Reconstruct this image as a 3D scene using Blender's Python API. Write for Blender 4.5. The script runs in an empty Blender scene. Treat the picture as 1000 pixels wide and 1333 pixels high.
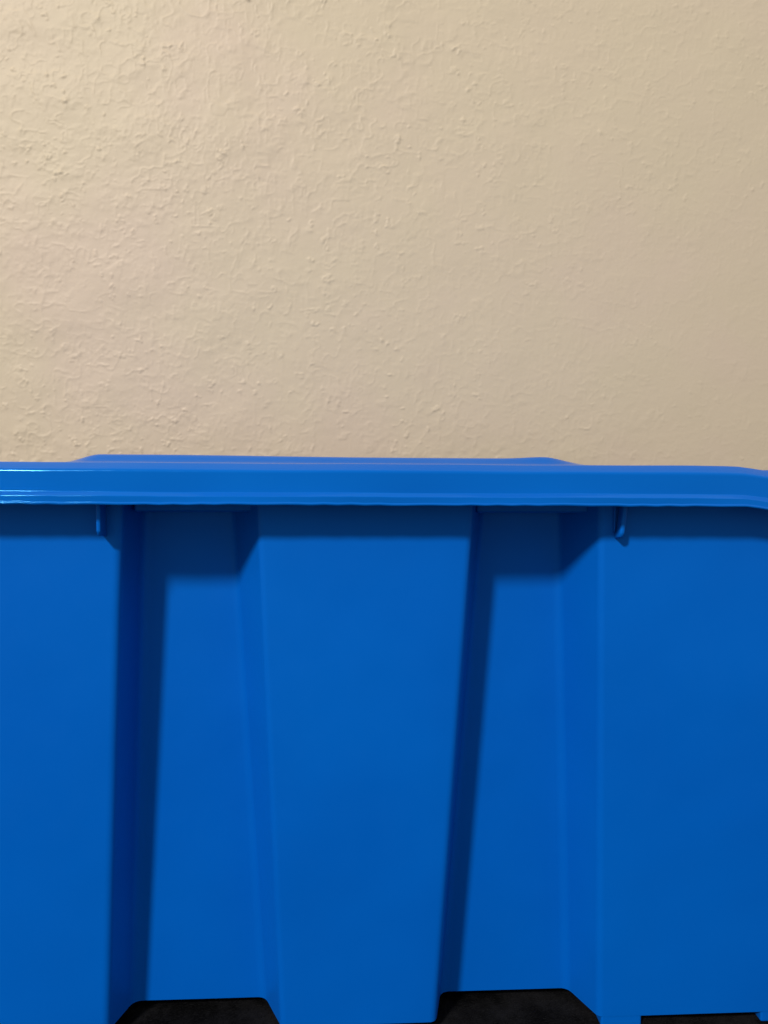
import bpy, math, random
import numpy as np
from mathutils import Matrix, Vector

random.seed(4)
C = bpy.context.scene.collection
S = bpy.context.scene
H = 0.356            # height of the lens above the cloth (m); also the height of the lid's top edge

# ------------------------------------------------------------------ camera
cam = bpy.data.cameras.new("camera"); co = bpy.data.objects.new("camera", cam); C.objects.link(co)
cam.sensor_width = 36; cam.lens = 27.0; cam.clip_start = 0.02; cam.clip_end = 30
co.matrix_world = (Matrix.Translation((0, 0, H)) @ Matrix.Rotation(math.radians(-3.0), 4, 'Z')
                   @ Matrix.Rotation(math.radians(90 - 3.63), 4, 'X') @ Matrix.Rotation(math.radians(0.36), 4, 'Z'))
S.camera = co

# ------------------------------------------------------------------ light
w = bpy.data.worlds.new("World"); S.world = w; w.use_nodes = True
bg = w.node_tree.nodes['Background']
# the unseen room: pale ceiling above, dimmer floor below, one smooth change between them
tc = w.node_tree.nodes.new('ShaderNodeTexCoord'); sx = w.node_tree.nodes.new('ShaderNodeSeparateXYZ')
rm = w.node_tree.nodes.new('ShaderNodeMapRange'); mx = w.node_tree.nodes.new('ShaderNodeMix'); mx.data_type = 'RGBA'
w.node_tree.links.new(tc.outputs['Generated'], sx.inputs[0]); w.node_tree.links.new(sx.outputs[2], rm.inputs[0])
rm.inputs[1].default_value = -.6; rm.inputs[2].default_value = .9
w.node_tree.links.new(rm.outputs[0], mx.inputs[0])
mx.inputs[6].default_value = (.42, .445, .46, 1); mx.inputs[7].default_value = (.66, .69, .71, 1)
w.node_tree.links.new(mx.outputs[2], bg.inputs[0]); bg.inputs[1].default_value = 1.0
def bulb(loc, power, rad, col):
    l = bpy.data.lights.new("ceiling_bulb", 'POINT'); l.energy = power; l.shadow_soft_size = rad; l.color = col
    o = bpy.data.objects.new("ceiling_bulb", l); o.location = loc; C.objects.link(o)
bulb((-1.95, -2.53, H - .1 + 2.73), 925, 0.24, (1.0, 0.955, 0.90))
S.view_settings.view_transform = 'Standard'; S.view_settings.look = 'None'
S.view_settings.exposure = 0; S.view_settings.gamma = 1

# ------------------------------------------------------------------ helpers
def link(name, me, m=None, parent=None, smooth=True):
    o = bpy.data.objects.new(name, me); C.objects.link(o)
    if m: me.materials.append(m)
    if parent: o.parent = parent
    if smooth: me.polygons.foreach_set('use_smooth', [True] * len(me.polygons))
    return o
def mesh(name, v, f):
    me = bpy.data.meshes.new(name); me.from_pydata(v, [], f); me.update(); return me
def tag(o, label, cat, kind=None):
    if label: o['label'] = label
    if cat: o['category'] = cat
    if kind: o['kind'] = kind
def grid_mesh(name, X, Y, Z):
    n, m = X.shape
    me = bpy.data.meshes.new(name)
    me.vertices.add(n * m); me.vertices.foreach_set('co', np.stack([X, Y, Z], -1).astype(np.float32).ravel())
    i = np.arange(n * m).reshape(n, m)
    q = np.stack([i[:-1, :-1], i[:-1, 1:], i[1:, 1:], i[1:, :-1]], -1).reshape(-1, 4)
    k = len(q); me.loops.add(k * 4); me.loops.foreach_set('vertex_index', q.ravel().astype(np.int32))
    me.polygons.add(k); me.polygons.foreach_set('loop_start', np.arange(0, k * 4, 4, dtype=np.int32))
    me.polygons.foreach_set('loop_total', np.full(k, 4, dtype=np.int32))
    me.update(calc_edges=True); return me
def noise(x, y, seed):
    xi = np.floor(x).astype(np.int64); yi = np.floor(y).astype(np.int64)
    fx = x - xi; fy = y - yi
    fx = fx * fx * fx * (fx * (fx * 6 - 15) + 10); fy = fy * fy * fy * (fy * (fy * 6 - 15) + 10)
    def h(a, b):
        n = (a * 374761393 + b * 668265263 + seed * 1442695041) & 0xffffffff
        n = ((n ^ (n >> 13)) * 1274126177) & 0xffffffff
        n = ((n ^ (n >> 16)) * 2246822519) & 0xffffffff
        return ((n ^ (n >> 15)) & 0xffff) / 32767.5 - 1
    return ((h(xi, yi) * (1 - fx) + h(xi + 1, yi) * fx) * (1 - fy) + (h(xi, yi + 1) * (1 - fx) + h(xi + 1, yi + 1) * fx) * fy)

def nodes(name):
    m = bpy.data.materials.new(name); m.use_nodes = True
    nt = m.node_tree; return m, nt, nt.nodes['Principled BSDF']
def nz(nt, scale, detail=2, rough=.5, vec=None):
    n = nt.nodes.new('ShaderNodeTexNoise'); n.inputs['Scale'].default_value = scale
    n.inputs['Detail'].default_value = detail; n.inputs['Roughness'].default_value = rough
    nt.links.new(vec, n.inputs['Vector']); return n
def ramp(nt, fac, stops):
    r = nt.nodes.new('ShaderNodeValToRGB'); e = r.color_ramp.elements
    e[0].position, e[0].color = stops[0]; e[1].position, e[1].color = stops[1]
    for p, c in stops[2:]:
        x = e.new(p); x.color = c
    nt.links.new(fac, r.inputs[0]); return r
def bump(nt, h, dist, strength=1.0, prev=None):
    b = nt.nodes.new('ShaderNodeBump'); b.inputs['Distance'].default_value = dist; b.inputs['Strength'].default_value = strength
    nt.links.new(h, b.inputs['Height'])
    if prev: nt.links.new(prev.outputs[0], b.inputs['Normal'])
    return b

# ------------------------------------------------------------------ materials
def plastic(name, rough, spec, k=1.0, grain=.00002):
    m, nt, p = nodes(name)
    g = nt.nodes.new('ShaderNodeNewGeometry').outputs['Position']
    n = nz(nt, 7, 2, .5, g)
    r = ramp(nt, n.outputs['Fac'], [(.3, (0.0002, .088 * (.4 + .6 * k), .425 * k, 1)), (.7, (0.0002, .098 * (.4 + .6 * k), .45 * k, 1))])
    nt.links.new(r.outputs[0], p.inputs['Base Color'])
    n2 = nz(nt, 60, 3, .6, g)
    r2 = ramp(nt, n2.outputs['Fac'], [(.3, (rough - .05,) * 3 + (1,)), (.7, (rough + .06,) * 3 + (1,))])
    nt.links.new(r2.outputs[0], p.inputs['Roughness'])
    n3 = nz(nt, 16, 1, .5, g); n4 = nz(nt, 420, 3, .5, g)
    b = bump(nt, n3.outputs['Fac'], .0018, .8); b2 = bump(nt, n4.outputs['Fac'], grain, .3, b)
    nt.links.new(b2.outputs[0], p.inputs['Normal'])
    p.inputs['IOR'].default_value = 1.46
    p.inputs['Specular Tint'].default_value = spec
    return m
BLUE = plastic('blue_plastic', .37, (.12, .45, 1, 1))
GLOSS = plastic('glossy_blue_plastic', .115, (.11, .62, 1, 1), .88, .00006)

WALL, nt, p = nodes('painted_orange_peel_plaster')
g = nt.nodes.new('ShaderNodeNewGeometry').outputs['Position']
n = nz(nt, 3.6, 3, .55, g)
r = ramp(nt, n.outputs['Fac'], [(.36, (.492, .408, .292, 1)), (.5, (.496, .406, .297, 1)), (.64, (.502, .402, .306, 1))])
nt.links.new(r.outputs[0], p.inputs['Base Color'])
p.inputs['Roughness'].default_value = .5
p.inputs['Specular IOR Level'].default_value = .13
n1 = nz(nt, 230, 3, .55, g); b1 = bump(nt, n1.outputs['Fac'], .0004, .4)
nt.links.new(b1.outputs[0], p.inputs['Normal'])

CLOTH, nt, p = nodes('black_fleece')
g = nt.nodes.new('ShaderNodeNewGeometry').outputs['Position']
n = nz(nt, 26, 6, .72, g)
r = ramp(nt, n.outputs['Fac'], [(.42, (.0006, .0006, .0009, 1)), (.66, (.008, .0078, .009, 1))])
nt.links.new(r.outputs[0], p.inputs['Base Color']); p.inputs['Roughness'].default_value = .95
p.inputs['Specular IOR Level'].default_value = .04
p.inputs['Sheen Weight'].default_value = .012; p.inputs['Sheen Roughness'].default_value = .4
n1 = nz(nt, 700, 3, .6, g); b1 = bump(nt, n1.outputs['Fac'], .0015, .8); nt.links.new(b1.outputs[0], p.inputs['Normal'])

FLOOR, nt, p = nodes('dark_floor')
g = nt.nodes.new('ShaderNodeNewGeometry').outputs['Position']
n = nz(nt, 30, 4, .6, g); r = ramp(nt, n.outputs['Fac'], [(.3, (.02, .018, .017, 1)), (.7, (.035, .032, .03, 1))])
nt.links.new(r.outputs[0], p.inputs['Base Color']); p.inputs['Roughness'].default_value = .7

# ------------------------------------------------------------------ wall: textured plaster as real relief
def wall_relief(x, z):
    def curl(sx, sz, width, seed):            # thin curly ridges along the zero lines of a noise field
        a = noise(x / sx + .35 * noise(x / .011, z / .011, seed + 5), z / sz + .35 * noise(x / .011 + 9, z / .011, seed + 6), seed)
        m = np.clip(noise(x / .017, z / .017, seed + 1) * 2.0 + .35, 0, 1)
        return np.exp(-(a / width) ** 2) * m
    h = .00034 * curl(.026, .020, .13, 1) + .00030 * curl(.015, .018, .18, 21) + .00022 * curl(.0085, .010, .26, 81)
    wx = x + .0022 * noise(x / .004, z / .004, 46); wz = z + .0022 * noise(x / .004, z / .004, 47); s = noise(wx / .0068, wz / .0062, 40) + .25 * noise(x / .0025, z / .0025, 48)
    h += .0010 * np.clip(s - .60, 0, 1) * 1.6 * np.clip(noise(x / .03, z / .03, 41) + .55, 0, 1)
    s = noise(x / .0030, z / .0034, 44)
    h += .00020 * np.clip(s, 0, 1) * np.clip(noise(x / .02, z / .02, 45) + .5, 0, 1)
    h += .00010 * noise(x / .009, z / .008, 50) + .0006 * noise(x / .05, z / .045, 51) + .0007 * noise(x / .2, z / .15, 52)
    return h * (1 + .3 * noise(x / .28 + 3.3, z / .28, 60)) * np.clip(1.15 - 1.15 * (x + .1), .5, 1.45)
xs = np.concatenate([np.linspace(-1.9, -.62, 160)[:-1], np.linspace(-.62, .76, 1060), np.linspace(.76, 2.1, 160)[1:]])
zs = np.concatenate([np.linspace(-.03, .26, 40)[:-1], np.linspace(.26, 1.06, 620), np.linspace(1.06, 2.4, 160)[1:]])
X, Z = np.meshgrid(xs, zs)
wl = link('wall', grid_mesh('wall', X, 1.0 - wall_relief(X, Z), Z), WALL)
tag(wl, 'beige painted wall with orange peel texture behind the blue tote', None, 'structure')

# ------------------------------------------------------------------ floor and cloth
X, Y = np.meshgrid(np.linspace(-1.9, 2.1, 12), np.linspace(-1.6, 1.0, 12))
fl = link('floor', grid_mesh('floor', X, Y, X * 0 - .02), FLOOR); tag(fl, 'dark floor under the black fleece', None, 'structure')
def cloth_z(x, y):
    return .0012 * noise(x / .05, y / .03, 70) + .0018 * np.clip(noise(x / .11 + 2, y / .022 + .4 * noise(x / .07, y / .07, 73), 71), 0, 1) - .0018
xs = np.linspace(-.75, .8, 420); ys = np.linspace(-.1, .985, 300)
X, Y = np.meshgrid(xs, ys)
Zc = cloth_z(X, Y)
edge = np.minimum(np.minimum(X + .75, .8 - X), Y + .1); Zc = np.where(edge < .012, Zc - .019 * (1 - np.clip(edge, 0, .012) / .012), Zc)
cl = link('blanket', grid_mesh('blanket', X, Y, Zc), CLOTH)
tag(cl, 'black fuzzy fleece blanket spread flat beneath the blue tote', 'blanket')
rng = np.random.default_rng(3)
N = 42000
px = rng.uniform(-.22, .33, N); py = rng.uniform(.43, .56, N); a = rng.uniform(0, 6.283, N); ln = rng.uniform(.0012, .0034, N); wd = .00013
pz = cloth_z(px, py)
V = np.empty((N, 3, 3)); V[:, 0] = np.stack([px + wd * np.cos(a), py + wd * np.sin(a), pz], -1)
V[:, 1] = np.stack([px - wd * np.cos(a), py - wd * np.sin(a), pz], -1)
b = rng.uniform(0, 6.283, N)
V[:, 2] = np.stack([px + ln * .8 * np.cos(b), py + ln * .8 * np.sin(b), pz + ln * .6], -1)
me = bpy.data.meshes.new('pile'); me.vertices.add(N * 3); me.vertices.foreach_set('co', V.ravel())
me.loops.add(N * 3); me.loops.foreach_set('vertex_index', np.arange(N * 3, dtype=np.int32)); me.polygons.add(N)
me.polygons.foreach_set('loop_start', np.arange(0, N * 3, 3, dtype=np.int32)); me.polygons.foreach_set('loop_total', np.full(N, 3, dtype=np.int32)); me.update(calc_edges=True)
pl = link('pile', me, CLOTH, cl, False); pl['kind'] = 'stuff'

# ------------------------------------------------------------------ the tote
tote = bpy.data.objects.new('storage_tote', None); C.objects.link(tote); tote.location = (0, .67, 0)
tag(tote, 'blue plastic storage tote with tapered ribs and closed lid standing on black fleece', 'storage tote')
bpy.context.view_layer.update()
INV = Matrix.Translation((0, -.67, 0))
def part(name, me, m, parent=tote, smooth=True):
    me.transform(INV) if parent is tote else me.transform(INV)
    o = link(name, me, m, None, smooth); o.parent = parent; return o

XL, XR, YB = -.400, .378, .880         # plan of the body
ZB = H - .3498                          # underside of the ribs
def fy(z): return .45 + .026 * (H - z - .03)           # rib faces lean back as they go down
def ry(z): return fy(z) + .034 - .02 * (H - z - .03)   # floor of the hollows
def line(x0, d0, x1, d1): return lambda z: x0 + (x1 - x0) * ((H - z) - d0) / (d1 - d0)
E_L = line(-.1287, .044, -.1438, .3441); E_CL = line(-.0493, .044, -.0378, .3477)
E_CR = line(.0757, .044, .0588, .3494); E_R = line(.1535, .044, .1625, .3545)
F_L = line(-.1256, .076, -.1351, .3498); F_CL = line(-.0664, .075, -.0507, .3494)
F_CR = line(.0835, .077, .0650, .3498); F_R = line(.1386, .075, .1500, .3487)

def fillet(pts, rad, seg=6):
    out = []
    for i, q in enumerate(pts):
        if i in (0, len(pts) - 1) or rad[i] == 0: out.append(Vector(q)); continue
        q = Vector(q); a = (Vector(pts[i - 1]) - q); b = (Vector(pts[i + 1]) - q)
        ang = a.angle(b); t = min(rad[i] / math.tan(ang / 2), a.length * .49, b.length * .49)
        p0 = q + a.normalized() * t; p1 = q + b.normalized() * t
        for k in range(seg + 1):
            u = k / seg; out.append((1 - u) ** 2 * p0 + 2 * u * (1 - u) * q + u * u * p1)
    return out
ZTOP = H - .004
def loft(name, sec, z0f, n=44, m=BLUE, thick=.0028, parent=tote):
    """sec(z) -> plan polyline; z0f(u) -> bottom height along it"""
    rows = []
    for k in range(n + 1):
        t = k / n
        base = sec(ZB); L = len(base); row = []
        for i in range(L):
            zb = z0f(base[i].x) if z0f else ZB
            z = ZTOP + (zb - ZTOP) * t
            q = sec(z)[i]; row.append((q.x, q.y, z))
        rows.append(row)
    L = len(rows[0]); v = [p for r in rows for p in r]
    f = [(k * L + i, (k + 1) * L + i, (k + 1) * L + i + 1, k * L + i + 1) for k in range(n) for i in range(L - 1)]
    o = part(name, mesh(name, v, f), m, parent)
    s = o.modifiers.new('thickness', 'SOLIDIFY'); s.thickness = thick; s.offset = -1; s.use_quality_normals = True
    es = o.modifiers.new('crisp_rim', 'EDGE_SPLIT'); es.split_angle = math.radians(40)
    return o
def densify(pts, step=.02):
    out = [pts[0]]
    for a, b in zip(pts[:-1], pts[1:]):
        k = max(1, int((b - a).length / step))
        for j in range(1, k + 1): out.append(a.lerp(b, j / k))
    return out
NS = 8
def rib_section(fl, el, er, fr):
    def sec(z):
        p = [(fl(z) - .012, ry(z)), (fl(z), ry(z)), (el(z), fy(z)), (er(z), fy(z)), (fr(z), ry(z)), (fr(z) + .012, ry(z))]
        q = fillet(p, [0, .008, .0055, .0055, .008, 0])
        # extra points over the flat face, same count at each height
        i = 1 + 7 + 7
        flat = [q[i - 1].lerp(q[i], k / NS) for k in range(1, NS)]
        return q[:i] + flat + q[i:]
    return sec
def bulge(z): return 0
centre = loft('rib', rib_section(F_CL, E_CL, E_CR, F_CR), None)
# end panels run on round the corners of the tote
def right_section(z):
    d = .026 * (H - z - .03)
    p = [(F_R(z) - .012, ry(z)), (F_R(z), ry(z)), (E_R(z), fy(z)), (.19, fy(z)), (.195, fy(z)), (.262, fy(z)), (.268, fy(z)), (XR - d, fy(z)), (XR - d, .62)]
    return fillet(p, [0, .008, .0055, 0, 0, 0, 0, .04, 0])
def left_section(z):
    d = .026 * (H - z - .03)
    p = [(XL + d, .62), (XL + d, fy(z)), (-.36, fy(z)), (-.25, fy(z)), (E_L(z), fy(z)), (F_L(z), ry(z)), (F_L(z) + .012, ry(z))]
    return fillet(p, [0, .04, 0, 0, .0055, .008, 0])
rp = loft('end_panel', right_section, None); lp = loft('end_panel', left_section, None)
# hollows between the ribs
def hollow(a, b):
    def sec(z):
        p0 = Vector((a(z) + .0120, ry(z))); p1 = Vector((b(z) - .0120, ry(z)))
        return [p0.lerp(p1, k / 6) for k in range(7)]
    return sec
loft('recessed_panel', hollow(F_L, F_CL), None); loft('recessed_panel', hollow(F_CR, F_R), None)

# sides, back and floor of the body
def shell():
    def sec(z):
        d = .026 * (H - z - .03)
        return fillet([(XR - d, .62), (XR - d, YB - d), (XL + d, YB - d), (XL + d, .62)], [0, .04, .04, 0])
    return loft('body', sec, None, n=6)
body = shell()
v = [(x, y, ZB + .0035) for x, y in ((XL + .012, .495), (XR - .012, .495), (XR - .012, YB - .012), (XL + .012, YB - .012))]
part('base', mesh('base', v, [(3, 2, 1, 0)]), BLUE)

def box(v, f, x0, x1, y0, y1, z0, z1):
    i = len(v)
    v += [(x0, y0, z0), (x1, y0, z0), (x1, y1, z0), (x0, y1, z0), (x0, y0, z1), (x1, y0, z1), (x1, y1, z1), (x0, y1, z1)]
    f += [tuple(i + k for k in q) for q in ((3, 2, 1, 0), (4, 5, 6, 7), (0, 1, 5, 4), (1, 2, 6, 5), (2, 3, 7, 6), (3, 0, 4, 7))]
def bevelled(name, boxes, m=BLUE, w=.0012, seg=3, parent=tote):
    v, f = [], []
    for b_ in boxes: box(v, f, *b_)
    o = part(name, mesh(name, v, f), m, parent)
    bv = o.modifiers.new('edge', 'BEVEL'); bv.width = w; bv.segments = seg; bv.harden_normals = True
    return o
# band of the tote's own rim that closes the top of each hollow
for a, b in ((-.1240, -.0530), (.0800, .1490)):
    bevelled('rim_band', [(a, b,   .4600, .4815, H - .0296, H - .006)], w=.0015)
# small triangular gussets under the rim
def gusset(x, top, depth, ln, th, lean=0):
    v, f = [], []
    prof = [(0, 0), (depth, 0), (depth, -ln * .5), (depth * .97, -ln * .93), (depth * .8, -ln), (0, -ln * 1.04)]
    for s in (-1, 1):
        for o_, z_ in prof:
            v.append((x + s * th / 2 + lean * z_ , fy(H - .03) + .001 - o_, H - top + z_))
    n = len(prof)
    f = [tuple(range(n))[::-1], tuple(range(n, 2 * n))] + [(i, (i + 1) % n, n + (i + 1) % n, n + i) for i in range(n)]
    o = part('gusset', mesh('gusset', v, f), BLUE)
    bv = o.modifiers.new('edge', 'BEVEL'); bv.width = th * .4; bv.segments = 3
    return o
gusset(-.1380, .006, .0130, .0360, .0026)
gusset(.1668, .006, .0095, .0370, .0030, .09)
gusset(.1612, .006, .0030, .0340, .0010)
# feet under the end panels
for x0, x1 in ((.1642, .1905), (.2685, .300), (-.330, -.285), (-.205, -.150)):
    bevelled('foot', [(x0, x1, .4586, .474, -.0012, ZB + .004)], w=.0015)

# ------------------------------------------------------------------ lid
def path_pts(n=16):
    r = .05; x0, x1, y0, y1 = XL, XR, .45, YB; pts = []
    def arc(cx, cy, a0):
        for k in range(n + 1):
            a_ = math.radians(a0 + 90 * k / n); pts.append((cx + r * math.cos(a_), cy + r * math.sin(a_), math.cos(a_), math.sin(a_)))
    arc(x1 - r, y0 + r, -90)
    arc(x1 - r, y1 - r, 0); arc(x0 + r, y1 - r, 90); arc(x0 + r, y0 + r, 180)
    k = 90                                         # front run
    for j in range(1, k): pts.append((x0 + r + (x1 - x0 - 2 * r) * j / k, y0, 0, -1))
    return pts
def sm(t): t = max(0., min(1., t)); return t * t * (3 - 2 * t)
def dip(x): return -.0031 * sm((x - .2255) / .031) - .0031 * sm((-.240 - x) / .031)
prof = fillet([(-.012, -.0004), (.0115, -.0003), (.0182, -.0046), (.0190, -.0166), (.0221, -.0188), (.0222, -.0220), (.0230, -.0226), (.0228, -.0236), (.0206, -.0236), (.0186, -.0175), (.0150, -.0060), (.0100, -.0026), (-.012, -.0026)],
              [0, .0035, .0028, .0007, .0007, .0004, .0005, .0005, .0006, .001, .002, .002, 0], 4)
pp = path_pts(); v = []; f = []; L = len(prof)
for i, (x, y, nx, ny) in enumerate(pp):
    for j, q in enumerate(prof):
        X_, Y_ = x + nx * q.x, y + ny * q.x
        wob = .00022 * math.sin(X_ * 41 + j * .12) + .00013 * math.sin(X_ * 97 + 1.3)      # hand-moulded waviness
        fr = 1 if ny < -.9 else .3
        lip = .00016 * math.sin(X_ * 310 + 2 * math.sin(X_ * 71)) * sm((-.017 - q.y) / .004) * fr
        v.append((X_, Y_ - wob * .8 * fr, H + q.y + wob * .5 * fr + lip + dip(X_) - .0055 * sm((Y_ - .52) / .3)))
M_ = len(pp)
for i in range(M_):
    for j in range(L):
        a_, b_ = i * L + j, i * L + (j + 1) % L; c_, d_ = ((i + 1) % M_) * L + (j + 1) % L, ((i + 1) % M_) * L + j
        f.append((a_, b_, c_, d_))
lid = part('lid', mesh('lid', v, f), GLOSS)
# flat plate of the lid with the raised panel moulded in it
def plateau(x, y):
    h = .0043 + .0 * x
    prof_x = sm((x + .190) / .026) * sm((.175 - x) / .036)
    top = .0056 - .0010 * sm((x + .13) / .16) + .0011 * math.exp(-((x - .138) / .016) ** 2)
    edge = 1 if .53 < y < .82 else (sm((y - .518) / .012) if y <= .53 else sm((.832 - y) / .012))
    return top * prof_x * edge
xs = sorted(set([round(t, 5) for t in list(np.linspace(-.388, -.19, 16)) + list(np.linspace(-.19, -.15, 26)) + list(np.linspace(-.15, .10, 40)) + list(np.linspace(.10, .17, 36)) + list(np.linspace(.17, .366, 16))]))
ys = list(np.linspace(.462, .515, 5)) + list(np.linspace(.5175, .531, 14)) + list(np.linspace(.54, .815, 14)) + list(np.linspace(.82, .833, 10)) + list(np.linspace(.84, .868, 4))
X, Y = np.meshgrid(np.array(xs), np.array(ys))
Zl = np.vectorize(lambda a, b: plateau(a, b) + dip(a) - .0006 + H - .0055 * sm((b - .52) / .3))(X, Y)
rpn = part('raised_panel', grid_mesh('raised_panel', X, Y, Zl), GLOSS, tote)
rpn.parent = lid
